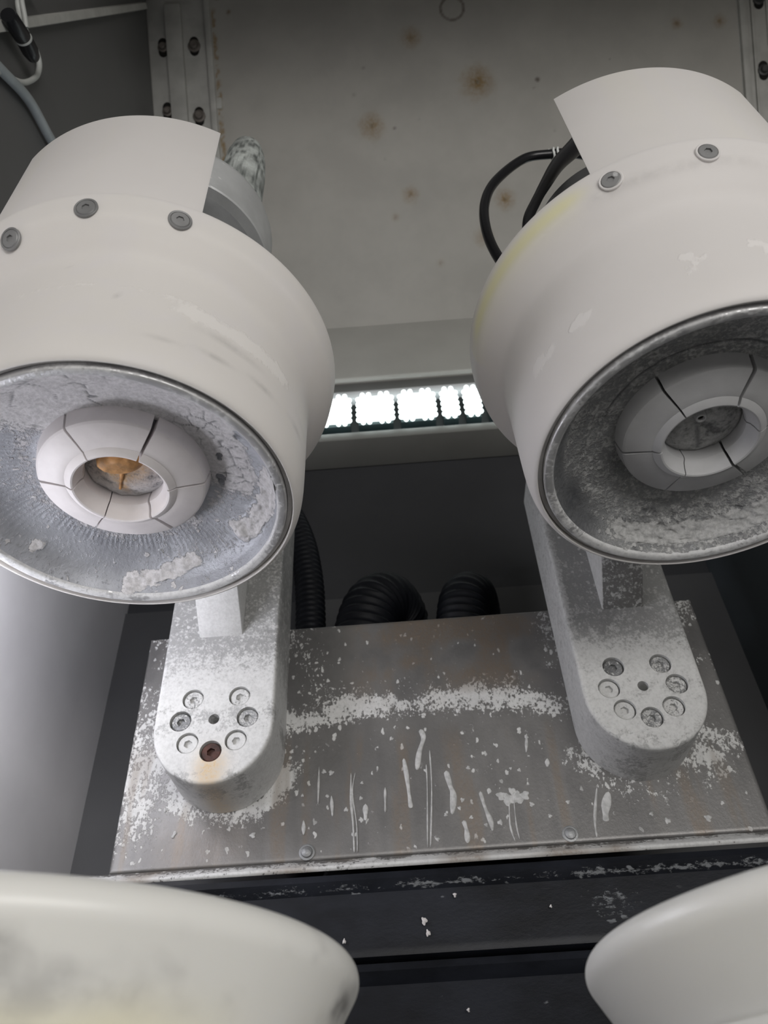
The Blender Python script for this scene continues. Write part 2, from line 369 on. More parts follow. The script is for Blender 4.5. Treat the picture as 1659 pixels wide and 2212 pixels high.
for x, t_, r, k in ((.232, .3107, .0035, .8), (.0359, .2608, .0024, .6), (.226, .300, .002, .35), (.0, .345, .003, .25), (-.015, .31, .003, .22), (.07, .27, .002, .2), (-.20, .50, .004, .8), (.02, .22, .002, .2), (.33, .33, .0015, .5), (.25, .24, .002, .25)):
    d = np.hypot(PT[:, 0] - x, PT[:, 1] - t_); B = np.maximum(B, k * sst(1.2, 0.6, d / r))
d = np.abs(np.hypot(PT[:, 0] - .1247, PT[:, 1] - .4152) - .0155); B = np.maximum(B, 0.62 * sst(.0024, .0012, d))
# brown runs beside the left rail
for x, a, b in ((-.197, .17, .43), (-.1955, .2, .33)):
    d = np.abs(PT[:, 0] - x - 0.002 * wob); G = np.maximum(G, 0.8 * sst(.0035, .0015, d) * sst(a - .03, a, PT[:, 1]) * sst(b + .03, b, PT[:, 1]) * sst(-.1, .1, wob))
paint(ceil.data, None, G, B)

# bolted mounting rails on the cover
def strip(name, x0, x1, t0, t1, d0, d1, mat, parent=None, bev=0.0012):
    me = box(x0, x1, t0, t1, d0, d1, bev=bev)
    P = coords(me); Q = np.stack([P[:, 0], P0.y + U0.y * P[:, 1] - N0.y * P[:, 2], P0.z + U0.z * P[:, 1] - N0.z * P[:, 2]], 1)
    bm = bmesh.new(); bm.from_mesh(me)
    for v, q in zip(bm.verts, Q): v.co = q
    bmesh.ops.recalc_face_normals(bm, faces=bm.faces); bm.to_mesh(me); bm.free(); me.name = name
    return link(name, me, mat, parent)
def hexbolt_panel(parent, x, t_, mat, r=0.0075, slot=True):
    c = pan(x, t_, 0.0046); ex = Vector((1, 0, 0)); et = U0; en = -N0
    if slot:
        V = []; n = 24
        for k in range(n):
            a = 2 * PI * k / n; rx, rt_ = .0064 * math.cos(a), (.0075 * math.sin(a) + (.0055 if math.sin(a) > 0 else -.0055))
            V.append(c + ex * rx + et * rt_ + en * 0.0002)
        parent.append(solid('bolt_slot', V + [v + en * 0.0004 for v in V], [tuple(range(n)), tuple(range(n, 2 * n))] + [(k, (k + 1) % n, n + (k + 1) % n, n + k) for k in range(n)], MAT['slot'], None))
    prof = [(0, .0002), (r * 1.12, .0002), (r * 1.12, .0022), (r * 1.0, .0026), (r * 0.72, .0027), (r * 0.66, .0062), (r * 0.55, .0068), (0, .0068)]
    V, F = lathe(prof, 18)
    Q = [c + ex * v[0] + et * v[1] + en * v[2] for v in V]
    return solid('rail_bolt', Q, F, mat, None)
lr = thing('mounting_rail', 'grey bolted rail on the cover above the left polishing head', 'rail', pan(-.245, .3), 'bolted rails on the sloping cover')
LR = []
LR.append(strip('rail_base', -.2868, -.2000, .02, .585, 0.0, .0045, MAT['rail']))
LR.append(strip('rail_rib', -.2612, -.2395, .02, .447, .0045, .0125, MAT['rail']))
LR.append(strip('rail_lip', -.2085, -.2005, .02, .585, .0045, .0105, MAT['rail']))
LR.append(strip('rail_shim', -.2012, -.1935, .305, .32, .0, .007, MAT['rail']))
for t_ in (.107, .202, .297, .392, .487): LR.append(hexbolt_panel(LR, -.2252, t_, MAT['rail_bolt']))
for t_ in (.117, .212, .3066, .3935, .489): LR.append(hexbolt_panel(LR, -.2675, t_, MAT['rail_bolt'], .006))
rr = thing('mounting_rail', 'grey bolted rail at the top right beyond the right splash visor', 'rail', pan(.53, .3), 'bolted rails on the sloping cover')
RR = [strip('rail_base', .503, .585, .02, .585, 0.0, .0045, MAT['rail']), strip('rail_lip', .5045, .5135, .02, .585, .0045, .0105, MAT['rail']), strip('rail_rib', .5205, .5240, .02, .585, .0045, .008, MAT['rail']),
      strip('rail_pad', .5410, .5540, .33, .40, .0045, .007, MAT['rail'])]
for t_ in (.108, .203, .298, .393, .488): RR.append(hexbolt_panel(RR, .5325, t_, MAT['rail_bolt_dark'], .0068))
def adopt(root, kids):
    inv = Matrix.Translation(-Vector(root.location))
    for k in kids:
        if k.parent is None:
            k.parent = root; k.matrix_parent_inverse = inv
adopt(lr, LR); adopt(rr, RR)

# ------------------------------------------------------------------ lamp strip in the back wall
ZL0, ZL1 = 0.684, 0.7375
lamp = thing('strip_lamp', 'white framed strip lamp with glowing grid modules in the back wall', 'lamp', (.0125, YL, ZL0))
LK = []
def frame_bar(z0, z1, y0, y1):
    return boxo('lamp_frame', (XL + .001, XRU - .001, y0 + .006, y1, z0, z1), MAT['white_paint'], None, 0.0012)
LK.append(frame_bar(.7415, .7560, YL - .004, YL + .02)); LK.append(frame_bar(ZLEDGE + .0125, .6785, YL - .004, YL + .02))
LK.append(boxo('lamp_backing', (XL + .002, XRU - .002, YL + .012, YL + .016, .6785, .7415), MAT['lamp_back']))
LK.append(boxo('lamp_top_cover', (XL + .001, XRU - .001, YL + .002, YL + .03, .7562, .7715), MAT['seam'], None, 0.001))
def capsule_x(x0, x1, r):
    prof = []
    V, F = tube([(x0 + r * (1 - math.cos(a)), 0, 0) for a in (0.25, 0.7, 1.1, PI / 2)] + [(x1 - r * (1 - math.cos(a)), 0, 0) for a in (PI / 2, 1.1, .7, .25)],
                lambda i, n: r * math.sin((0.25, .7, 1.1, PI / 2, PI / 2, 1.1, .7, .25)[i]), 10)
    return V, F
_cache = {}
def led_module(x0, x1, cols):
    key = round(x1 - x0, 3)
    m = boxo('lamp_module', (x0 + .0025, x1 - .0025, YL - .001, YL + .0125, ZL0 + .0045, ZL1 - .0045), MAT['lamp_cyan'], None, 0.0006)
    kids = []
    for k in range(5):
        z = ZL0 + .0085 + k * (ZL1 - ZL0 - .017) / 4
        if ('b', key) not in _cache:
            V, F = capsule_x(-(x1 - x0) / 2, (x1 - x0) / 2, .0031); _cache['b', key] = fixn(V, F); _cache['b', key].materials.append(MAT['led']); _cache['b', key].shade_smooth()
        o = bpy.data.objects.new('lamp_tube', _cache['b', key]); COL.objects.link(o); o.location = ((x0 + x1) / 2, YL - .0060, z); o.parent = m; kids.append(o)
    if 'd' not in _cache:
        V, F = capsule_x(-.005, .005, .0030); V = [(v[1], v[2], v[0]) for v in V]
        _cache['d'] = fixn(V, F); _cache['d'].materials.append(MAT['led']); _cache['d'].shade_smooth()
    for c in cols:
        for z in (ZL0 + .004, ZL1 - .004):
            o = bpy.data.objects.new('lamp_bead', _cache['d']); COL.objects.link(o); o.location = (x0 + c, YL - .0075, z); o.parent = m; kids.append(o)
    return m
W4 = (.0085, .0160, .0305, .0380)
for x0 in (-.2435, -.1930, -.1400, -.0894, -.0384, .0119, .1172, .1680, .2200, .2720, .3240, .3760, .4280): LK.append(led_module(x0, x0 + .0462, W4))
for x0 in (.0628, .0897): LK.append(led_module(x0, x0 + .0222, (.0065, .0145)))
adopt(lamp, LK)

# ------------------------------------------------------------------ corrugated hoses in the recess
def hose(path, r, pitch, label):
    P = spline3(path, 30); L = sum((P[i + 1] - P[i]).length for i in range(len(P) - 1))
    n = int(L / pitch * 6); Q = []; acc = [0]
    for i in range(len(P) - 1): acc.append(acc[-1] + (P[i + 1] - P[i]).length)
    for s in np.linspace(0, L, n):
        i = max(0, min(len(P) - 2, int(np.searchsorted(acc, s)) - 1)); f = (s - acc[i]) / max(1e-9, acc[i + 1] - acc[i]); Q.append(P[i].lerp(P[i + 1], f))
    V, F = tube(Q, lambda i, m: r * (1 - 0.085 * (0.5 + 0.5 * math.cos(2 * PI * i / 6.0)) ** 0.7), 28)
    return tag(solid('corrugated_hose', V, F, MAT['hose'], None, 60), label, 'hose', 'black hoses behind the steel plate')
hose([(-.0855, .60, -.05), (-.0855, .60, .25), (-.0855, .60, .40), (-.090, .60, .47), (-.104, .605, .53), (-.135, .615, .60), (-.17, .62, .655)], .0142, .0060, 'tall black corrugated hose rising beside the left spindle arm')
hose([(-.040, .575, .05), (-.040, .575, .30), (-.032, .575, .385), (-.018, .588, .417), (-.006, .615, .423), (.000, .64, .40), (.002, .642, .30), (.002, .642, .05)], .0275, .0075, 'thick black hose arching up in the middle behind the plate')
hose([(.045, .575, .05), (.045, .575, .30), (.053, .575, .388), (.062, .588, .415), (.068, .612, .42), (.071, .637, .40), (.071, .64, .30), (.071, .64, .05)], .0235, .0068, 'black hose arching up near the right spindle arm')

# ------------------------------------------------------------------ stainless plate
PX0, PX1, PZ0, PZ1, PY = -.2003, .2258, .1680, .3440, .515
pl = thing('splash_plate', 'stained stainless steel plate with white splashes behind both spindle arms', 'plate', (.0127, PY, PZ0))
nx, nz = 260, 110
xs = np.concatenate([[PX0, PX0 + .0006], np.linspace(PX0 + .0014, PX1 - .0014, nx), [PX1 - .0006, PX1]]); zs = np.concatenate([[PZ0, PZ0 + .0006], np.linspace(PZ0 + .0014, PZ1 - .0014, nz), [PZ1 - .0006, PZ1]])
nx, nz = len(xs), len(zs)
X, Z = np.meshgrid(xs, zs); e = np.minimum(np.minimum(X - PX0, PX1 - X), np.minimum(Z - PZ0, PZ1 - Z))
Y = PY + .0012 * np.clip(1 - e / .0014, 0, 1) ** 2 + 0.0003 * np.sin(X * 14) * np.cos(Z * 17)
Zt = Z + (X - PX0) / (PX1 - PX0) * .0025 * (Z - PZ0) / (PZ1 - PZ0)
V = np.stack([X.ravel(), Y.ravel(), Zt.ravel()], 1).tolist()
F = [(j * nx + i, j * nx + i + 1, (j + 1) * nx + i + 1, (j + 1) * nx + i) for j in range(nz - 1) for i in range(nx - 1)]
ring = [i for i in range(nx)] + [j * nx + nx - 1 for j in range(1, nz)] + [(nz - 1) * nx + i for i in range(nx - 2, -1, -1)] + [j * nx for j in range(nz - 2, 0, -1)]
b0 = len(V)
for i in ring: V.append((V[i][0], PY + .0035, V[i][2]))
for k in range(len(ring)):
    k2 = (k + 1) % len(ring); F.append((ring[k2], ring[k], b0 + k, b0 + k2))
F.append(tuple(range(b0, b0 + len(ring)))[::-1])
panel = mesh_obj('plate_sheet', V, F, MAT['steel'], None, 40)
P = coords(panel.data); x, z = P[:, 0], P[:, 2]
n1 = vnoise(np.c_[x, z, z * 0], 45, 11, 4) - .5; n2 = vnoise(np.c_[x, z, z * 0], 140, 12, 3) - .5; nv = vnoise(np.c_[x * 3.0, z * .35, z * 0], 45, 14, 3) - .5
zc = .2665 - .75 * (x - .012) ** 2 * 1.4 + .010 * n1
band = gs(z - zc - .008, .0135) * 1.05 * sst(-.02, .006, z - zc + .010 + .012 * n2)
band = np.maximum(band, .66 * sst(-.004, .008, z - zc) * gs(np.maximum(z - zc, 0), .038))
R = band * (0.54 + .5 * n1 + .25 * n2)
R = np.maximum(R, (.30 + .5 * n1) * sst(.26, .30, z) * (sst(-.03, -.075, x) + sst(.085, .11, x)))
R = np.maximum(R, .50 * gs(np.hypot(x + .19, (z - .235) * .4), .03) + .6 * n1 * 0)
for cx in (-.1300, .1545):   # powder thrown on the plate round the foot of each arm
    d = np.hypot(x - cx, z - .247); R = np.maximum(R, (.55 if cx < 0 else .45) * gs(np.clip(d - .048, 0, 9), .012) * sst(.245, .225, z) * (.95 + 1.2 * n1))
R = np.maximum(R, .46 * gs(np.hypot((x - .195) * .8, (z - .215)), .022) * (1 + 1.4 * n1))
R = np.maximum(R, .46 * sst(-.165, -.185, x) * gs(z - .22, .05) * (1 + 1.6 * n1))
R = np.maximum(R, .13 + .35 * n1 * sst(.2, .24, z))
R = R * np.where(z < PZ0 + .004, .8, 1)
G = .85 * sst(-.12, .18, n1 + .35 * nv) * sst(.262, .30, z) * sst(-.055, -.02, x) * sst(.112, .085, x)
G = np.maximum(G, .55 * sst(.05, .2, nv) * sst(.26, .235, z)); G = np.maximum(G, .40 * gs(np.hypot(x + .14, (z - .18) * 1.5), .03))
B = .35 * sst(.02, .22, -n1) * sst(.25, .3, z) * (1 - G)
B = np.maximum(B, .55 * sst(.095, .115, x) * sst(.300, .330, z) * sst(.13, .10, x) + .35 * sst(-.06, -.09, x) * sst(.255, .28, z) * sst(-.1, -.085, x))  # soft shadow beside both arms, darkened into the plate colour
B = np.maximum(B, .22 * sst(.0, .2, -nv) * sst(.26, .23, z))
paint(panel.data, R, G, B)
PK = [panel]
# bent lip along the foot of the plate
lip = prism_x('plate_lip', [(PY + .0035, PZ0 + .0005), (PY + .0035, PZ0 - .0030), (PY - .0105, PZ0 - .0105), (PY - .0120, PZ0 - .0090), (PY - .0115, PZ0 - .0075), (PY, PZ0 - .0005)], PX0 - .026, PX1 + .006, MAT['steel'], None, .0006)
bm = bmesh.new(); bm.from_mesh(lip.data)
for xx in np.linspace(PX0 - .02, PX1, 60): bmesh.ops.bisect_plane(bm, geom=bm.verts[:] + bm.edges[:] + bm.faces[:], plane_co=(xx, 0, 0), plane_no=(1, 0, 0))
bm.to_mesh(lip.data); bm.free(); q = coords(lip.data); nn = vnoise(q, 60, 21, 3); paint(lip.data, .25 + .9 * np.clip(nn - .45, 0, 1) + .35 * (q[:, 1] < PY - .009), .8 * sst(.5, .7, vnoise(q, 40, 23, 2)), None)
PK.append(lip)
def socket_bolt(r, h, hexr, hexd, n=24, taper=.0006):
    """cap screw along +z, head top at z = h, with a hexagon socket"""
    V = []; F = []
    hexp = lambda a: hexr / max(abs(math.cos(((a + PI / 6) % (PI / 3)) - PI / 6)), .1) * math.cos(PI / 6)
    rows = [(lambda a: r, 0), (lambda a: r, h - taper), (lambda a: r - taper, h), (lambda a: (r + hexr) / 2, h), (hexp, h), (hexp, h - hexd), (lambda a: hexr * .3, h - hexd * 1.05)]
    for fn, z in rows:
        for k in range(n):
            a = 2 * PI * k / n; V.append((fn(a) * math.cos(a), fn(a) * math.sin(a), z))
    for i in range(len(rows) - 1):
        for k in range(n): F.append((i * n + k, i * n + (k + 1) % n, (i + 1) * n + (k + 1) % n, (i + 1) * n + k))
    F.append(tuple(range(n))[::-1]); F.append(tuple((len(rows) - 1) * n + k for k in range(n)))
    return V, F
def orient(V, c, nz, roll=0.0):
    nz = Vector(nz).normalized(); ex = Vector((0, 0, 1)).cross(nz)
    ex = ex.normalized() if ex.length > 1e-4 else Vector((1, 0, 0)); ey = nz.cross(ex)
    cr, sr = math.cos(roll), math.sin(roll); c = Vector(c)
    return [c + ex * (v[0] * cr - v[1] * sr) + ey * (v[0] * sr + v[1] * cr) + nz * v[2] for v in V]
for bx, bz in ((-.0726, .1732), (.0966, .1738)):
    prof = [(.0052, -.0002), (.0052, .0006), (.0046, .0009), (.0038, .0009), (.0034, .0020), (.0020, .0028), (0, .0030)]
    V, F = lathe(prof, 24); PK.append(solid('plate_screw', orient(V, (bx, PY, bz), (0, -1, 0)), F, MAT['bolt']))
# dried runs of powder slurry
def run_mesh(pts, w, wobble=.25, hgt=.0006):
    P = spline3([(a, 0, b) for a, b in pts], 8) if len(pts) > 1 else None
    n = 7; V = []; F = []; m = len(P)
    for i, p in enumerate(P):
        t_ = i / (m - 1); d = (P[min(i + 1, m - 1)] - P[max(i - 1, 0)]).normalized(); s = Vector((d.z, 0, -d.x))
        ww = w * (.35 + .65 * math.sin(PI * min(1, .12 + t_ * .95)) ** .5 + .35 * t_) * (1 + wobble * math.sin(9 * t_ + 40 * p.x)) * (0.25 if i in (0, m - 1) else 1)
        for k in range(n):
            a = PI * k / (n - 1); V.append((p.x + s.x * ww * math.cos(a), PY - .0001 - hgt * math.sin(a), p.z + s.z * ww * math.cos(a)))
    for i in range(m - 1):
        for k in range(n - 1): F.append((i * n + k, i * n + k + 1, (i + 1) * n + k + 1, (i + 1) * n + k))
    return V, F
RUNS = [([(.0064, .2521), (.0081, .2457), (.0044, .2353), (.002, .2228)], .0016), ([(-.0066, .2315), (-.0053, .2182), (-.0043, .2025), (-.0039, .197)], .0013), ([(.0216, .2207), (.0234, .2105), (.0248, .2034), (.0228, .1911)], .0017),
        ([(.0429, .2049), (.0449, .1937), (.0472, .1855), (.0476, .1789)], .0013), ([(.0298, .1866), (.031, .1799), (.0308, .1722)], .0014), ([(-.0568, .2089), (-.0561, .195)], .0009), ([(-.0433, .2238), (-.0436, .2052), (-.0425, .1887), (-.0421, .1711)], .0007),
        ([(-.0405, .2238), (-.0426, .2100), (-.0402, .1887), (-.0401, .1711)], .0004), ([(.0117, .2363), (.0109, .2099), (.0069, .1711)], .0005), ([(.0085, .2263), (.0079, .2099), (.0049, .1711)], .0004), ([(.0614, .1995), (.0594, .182), (.0611, .1715)], .0005), ([(.0644, .1995), (.0634, .182), (.0641, .1725)], .0004),
        ([(-.034, .2018), (-.0343, .1909)], .0014), ([(-.0204, .2121), (-.0211, .1954)], .0007), ([(-.0752, .1936), (-.075, .1842)], .0010), ([(.1201, .2024), (.1143, .1824), (.113, .1707)], .0008), ([(-.0654, .2297), (-.0658, .2039)], .0006),
        ([(.0803, .2435), (.0778, .23)], .0008), ([(.0913, .2246), (.0902, .2188)], .0012), ([(.127, .199), (.1225, .188), (.121, .180)], .0024), ([(-.16, .192), (-.162, .188)], .0010)]
for pts, w in RUNS:
    V, F = run_mesh(pts, w); PK.append(mesh_obj('dried_run', V, F, MAT['powder_grey'], None, 180))
def splat(cx, cz, r, seed, hgt=.0006, el=1.0):
    n = 18; V = [(cx, PY - hgt, cz)]; F = []
    for q, (rr_, hh) in enumerate(((.6, .85), (1, -.0))):
        for k in range(n):
            a = 2 * PI * k / n; w = 1 + .22 * math.sin(3 * a + seed) + .14 * math.sin(5 * a + 2.3 * seed)
            V.append((cx + r * rr_ * w * math.cos(a), PY - .0001 - hgt * hh, cz + r * rr_ * w * el * math.sin(a)))
    for k in range(n):
        k2 = (k + 1) % n; F.append((0, 1 + k, 1 + k2)); F.append((1 + k, 1 + n + k, 1 + n + k2, 1 + k2))
    return V, F
SPL = [(.0562, .2012, .003), (.0610, .1985, .0042), (.0665, .1990, .0045), (.0720, .2005, .0032), (.0640, .2040, .0025), (-.0144, .2470, .0013), (.0369, .2220, .0013), (.0077, .2222, .0012), (-.0570, .2250, .0017), (-.0620, .2262, .0015), (.0532, .1840, .0018), (.0992, .1942, .0014), (.0755, .1943, .0017),
       (-.0470, .1990, .0014), (-.1085, .1863, .0018), (.0120, .176, .0012), (-.037, .206, .0012), (-.036, .2165, .001), (.028, .195, .0012), (.0305, .2003, .0014), (.0185, .1912, .0011), (.071, .218, .0013), (.0655, .2195, .001), (.086, .186, .0014), (-.0765, .2105, .001), (.151, .183, .0014), (.186, .178, .0022), (.160, .178, .0020), (.035, .1885, .0012), (.044, .183, .0012), (-.169, .207, .0015)]
for i, (a, b, r_) in enumerate(SPL):
    V, F = splat(a, b, r_, i * 1.7); PK.append(mesh_obj('dried_splash', V, F, MAT['powder_grey'], None, 180))
adopt(pl, PK)

# ------------------------------------------------------------------ bellows under the plate
bel = thing('bellows', 'black ribbed rubber way cover below the steel plate', 'bellows', (0, .50, -.2))
BK = []
def fold(z1, z0, y_top, y_bot, name='bellows_fold', lipr=.0045):
    prof = [(y_top + .03, z1 - .004), (y_top + .012, z1 - .0015), (y_top + .004, z1), (y_top - .0025, z1 - .0015), (y_top - .0040, z1 - .0055), (y_top - .0015, z1 - .0095), (y_top + .0005, z1 - .012),
            (y_bot, z0 + .004), (y_bot + .0005, z0 + .0015), (y_bot + .004, z0), (y_bot + .03, z0 + .001)]
    return prism_x(name, prof, XL + .044, XR - .072, MAT['rubber'])
zz = [(.1545, .1065, .5005, .4995), (.1062, .058, .5040, .5000), (.0578, .010, .5040, .5000), (.0098, -.04, .5040, .5000), (-.0402, -.09, .5040, .5000)]
for i, (a, b, c, d) in enumerate(zz):
    o = fold(a, b, c, d); BK.append(o)
    bm = bmesh.new(); bm.from_mesh(o.data)
    for xx in np.linspace(XL + .05, XR - .08, 70): bmesh.ops.bisect_plane(bm, geom=bm.verts[:] + bm.edges[:] + bm.faces[:], plane_co=(xx, 0, 0), plane_no=(1, 0, 0))
    for z_ in np.linspace(b + .006, a - .013, 7): bmesh.ops.bisect_plane(bm, geom=bm.verts[:] + bm.edges[:] + bm.faces[:], plane_co=(0, 0, z_), plane_no=(0, 0, 1))
    bm.to_mesh(o.data); bm.free(); o.data.shade_smooth(); o.data.set_sharp_from_angle(angle=.6)
    q = coords(o.data); nn = vnoise(q * np.array([1, .2, 2.5]), 30, 31, 4)
    Rr = .02 + .12 * np.clip(nn - .45, 0, 1)
    if i == 0:
        Rr = np.maximum(Rr, (.45 + .8 * (vnoise(q, 50, 33, 3) - .5)) * gs(q[:, 2] - .1445, .0016)); Rr = np.maximum(Rr, .55 * sst(.17, .22, q[:, 0]) * gs(q[:, 2] - .139, .008))
        Rr = np.maximum(Rr, .26 * gs(q[:, 0] - .11, .02) * gs(q[:, 2] - .128, .012) * (1 + 2 * (nn - .5)))
    paint(o.data, Rr, None, None)
for i, (a, b, r_) in enumerate(((.0187, .1375, .0010), (-.0005, .1245, .0016), (.0012, .118, .0013), (-.0475, .1165, .0010), (.074, .128, .0007), (.020, .079, .0008), (.115, .08, .0007))):
    V, F = splat(a, b, r_, i, .0008, 1.3); V = [(v[0], v[1] - .0165, v[2]) for v in V]; BK.append(mesh_obj('white_fleck', V, F, MAT['powder'], None, 180))
adopt(bel, BK)

# ------------------------------------------------------------------ spindle arms
AY = .466
def make_arm(cx, cz, label, left):
    t = thing('spindle_support', label, 'arm', (cx, PY, cz), 'cast spindle arms')
    r = .0397; top = .470
    pts = []
    for k in range(33):
        a = PI + PI * k / 32; pts.append((cx + r * math.cos(a), cz - .003 + r * math.sin(a) * 1.02))
    for k in range(7):
        a = PI / 2 * k / 6; pts.append((cx + r - .010 + .010 * math.cos(a), top - .010 + .010 * math.sin(a)))
    for k in range(7):
        a = PI / 2 + PI / 2 * k / 6; pts.append((cx - r + .010 + .010 * math.cos(a), top - .010 + .010 * math.sin(a)))
    bm = bmesh.new(); fr = [bm.verts.new((a, AY, b)) for a, b in pts]; bk = [bm.verts.new((a, PY - .0003, b)) for a, b in pts]; n = len(pts)
    ff = bm.faces.new(fr); bm.faces.new(bk[::-1])
    for i in range(n): bm.faces.new((fr[i], bk[i], bk[(i + 1) % n], fr[(i + 1) % n]))
    bmesh.ops.recalc_face_normals(bm, faces=bm.faces)
    bmesh.ops.bevel(bm, geom=[e for e in bm.edges if all(abs(v.co.y - AY) < 1e-6 for v in e.verts)], offset=.0022, segments=3, profile=.5, affect='EDGES')
    me = bpy.data.meshes.new('arm_body'); bm.to_mesh(me); bm.free()
    body = link('arm_body', me, MAT['arm'], None, 40)
    # counterbores for the bolts, cut into the mesh
    hb = [(cx + .0222 * math.cos(math.radians(a)), cz + .0222 * math.sin(math.radians(a))) for a in (45, 135, 180, 225, 270, 315, 0)]
    cuts = []
    bm = bmesh.new()
    for (hx, hz), rr_, dp in [(h, .0072, .0062) for h in hb] + [((cx, cz), .0036, .016)]:
        res = bmesh.ops.create_cone(bm, cap_ends=True, segments=28, radius1=rr_, radius2=rr_, depth=2 * dp, matrix=Matrix.Translation((hx, AY, hz)) @ Matrix.Rotation(PI / 2, 4, 'X'))
    cm = bpy.data.meshes.new('cut'); bm.to_mesh(cm); bm.free(); co = bpy.data.objects.new('cut', cm); COL.objects.link(co)
    md = body.modifiers.new('b', 'BOOLEAN'); md.object = co; md.operation = 'DIFFERENCE'; md.solver = 'EXACT'
    dg = bpy.context.evaluated_depsgraph_get(); nm = bpy.data.meshes.new_from_object(body.evaluated_get(dg)); body.modifiers.clear(); body.data = nm
    bpy.data.objects.remove(co); bpy.data.meshes.remove(cm)
    bm = bmesh.new(); bm.from_mesh(nm)
    for z_ in np.linspace(cz - r + .003, top - .004, 64): bmesh.ops.bisect_plane(bm, geom=bm.verts[:] + bm.edges[:] + bm.faces[:], plane_co=(0, 0, z_), plane_no=(0, 0, 1))
    for x_ in np.linspace(cx - r + .003, cx + r - .003, 22): bmesh.ops.bisect_plane(bm, geom=bm.verts[:] + bm.edges[:] + bm.faces[:], plane_co=(x_, 0, 0), plane_no=(1, 0, 0))
    for y_ in np.linspace(AY + .006, PY - .006, 7): bmesh.ops.bisect_plane(bm, geom=bm.verts[:] + bm.edges[:] + bm.faces[:], plane_co=(0, y_, 0), plane_no=(0, 1, 0))
    bm.to_mesh(nm); bm.free(); nm.shade_smooth(); nm.set_sharp_from_angle(angle=math.radians(40))
    q = coords(nm); x, y, z = q.T; n1 = vnoise(q, 60, 41 + left, 4) - .5; n2 = vnoise(q * np.array([.6, 1, 2.2]), 90, 43 + left, 3) - .5
    h = z - cz
    if left:
        R = .80 * sst(.060, .018, h + .02 * n1) + .33 * sst(.02, .06, h) + .25 * n1
        R = R * (1 - .55 * gs(h - .004, .011) * sst(.02, .0, np.abs(n2)) * 0) - .55 * gs(h - .001, .010) * sst(-.25, .2, n1 + .8 * n2)
        R = R - .42 * sst(-.028, -.040, h) * sst(.0, .16, n2)
        G = .9 * gs(np.hypot((x - cx - .001) * 1.1, h + .030), .0100) * sst(-.35, .1, n1) + .6 * gs(np.hypot(x - cx, h + .040), .008)
    else:
        R = .36 * sst(.050, .020, h) + .36 + .30 * n1 + .25 * n2
        R = R - .08 * sst(.055, .075, h) - .35 * sst(-.02, -.045, h) * sst(.0, .2, n2 + .1)
        R = np.maximum(R, .8 * gs(np.hypot(x - cx - .004, h + .040), .010))
        R = np.where((x < cx - r + .0035), np.maximum(R, .62 + .4 * n1), R)  # lit left side of the right arm, lightened in the colour
        G = np.zeros(len(q))
    B = .15 * sst(.05, .25, -n1) * sst(-.01, -.04, h)
    paint(nm, R, G, B)
    kids = [body]
    # brace that carries the polishing head
    bx0, bx1 = cx - .0150, cx + .0150
    if left: bx0, bx1 = -.1462, -.1150
    else: bx0, bx1 = .1412, .1706
    br = prism_x('brace', [(AY + .001, .3090), (.3180, .4290), (.3180, .4660), (AY + .001, .4560)], bx0, bx1, MAT['bracket'], None, .0012)
    bm = bmesh.new(); bm.from_mesh(br.data)
    for y_ in np.linspace(.32, .463, 30): bmesh.ops.bisect_plane(bm, geom=bm.verts[:] + bm.edges[:] + bm.faces[:], plane_co=(0, y_, 0), plane_no=(0, 1, 0))
    bm.to_mesh(br.data); bm.free(); q = coords(br.data)
    paint(br.data, np.full(len(q), .95) if left else np.where(q[:, 0] < bx0 + .0006, .9, .34), None, None); kids.append(br)  # right brace: lamp-lit side whitened in the colour
    for k, (hx, hz) in enumerate(hb):
        V, F = socket_bolt(.0064, .0046, .0029, .0024)
        yv = AY + .0062
        rusty = left and k == 4
        o = solid('arm_bolt', orient(V, (hx, yv, hz), (0, -1, 0), .3 * k), F, MAT['rust_bolt'] if rusty else MAT['bolt'], None, 30)
        if rusty: o['label'] = 'dark rusted bolt at the bottom of the ring'
        else: paint(o.data, np.full(len(o.data.vertices), (.62, .55, .35, .85, .3, .9, .45)[k] if left else (.45, .3, .8, .7, .45, .6, .5)[k]), None, None)
        kids.append(o)
    adopt(t, kids); return t
make_arm(-.1292, .2456, 'left grey spindle arm caked in white powder with one rusted bolt', 1)
make_arm(.1537, .2482, 'right grey spindle arm with no rust on its bolt ring', 0)

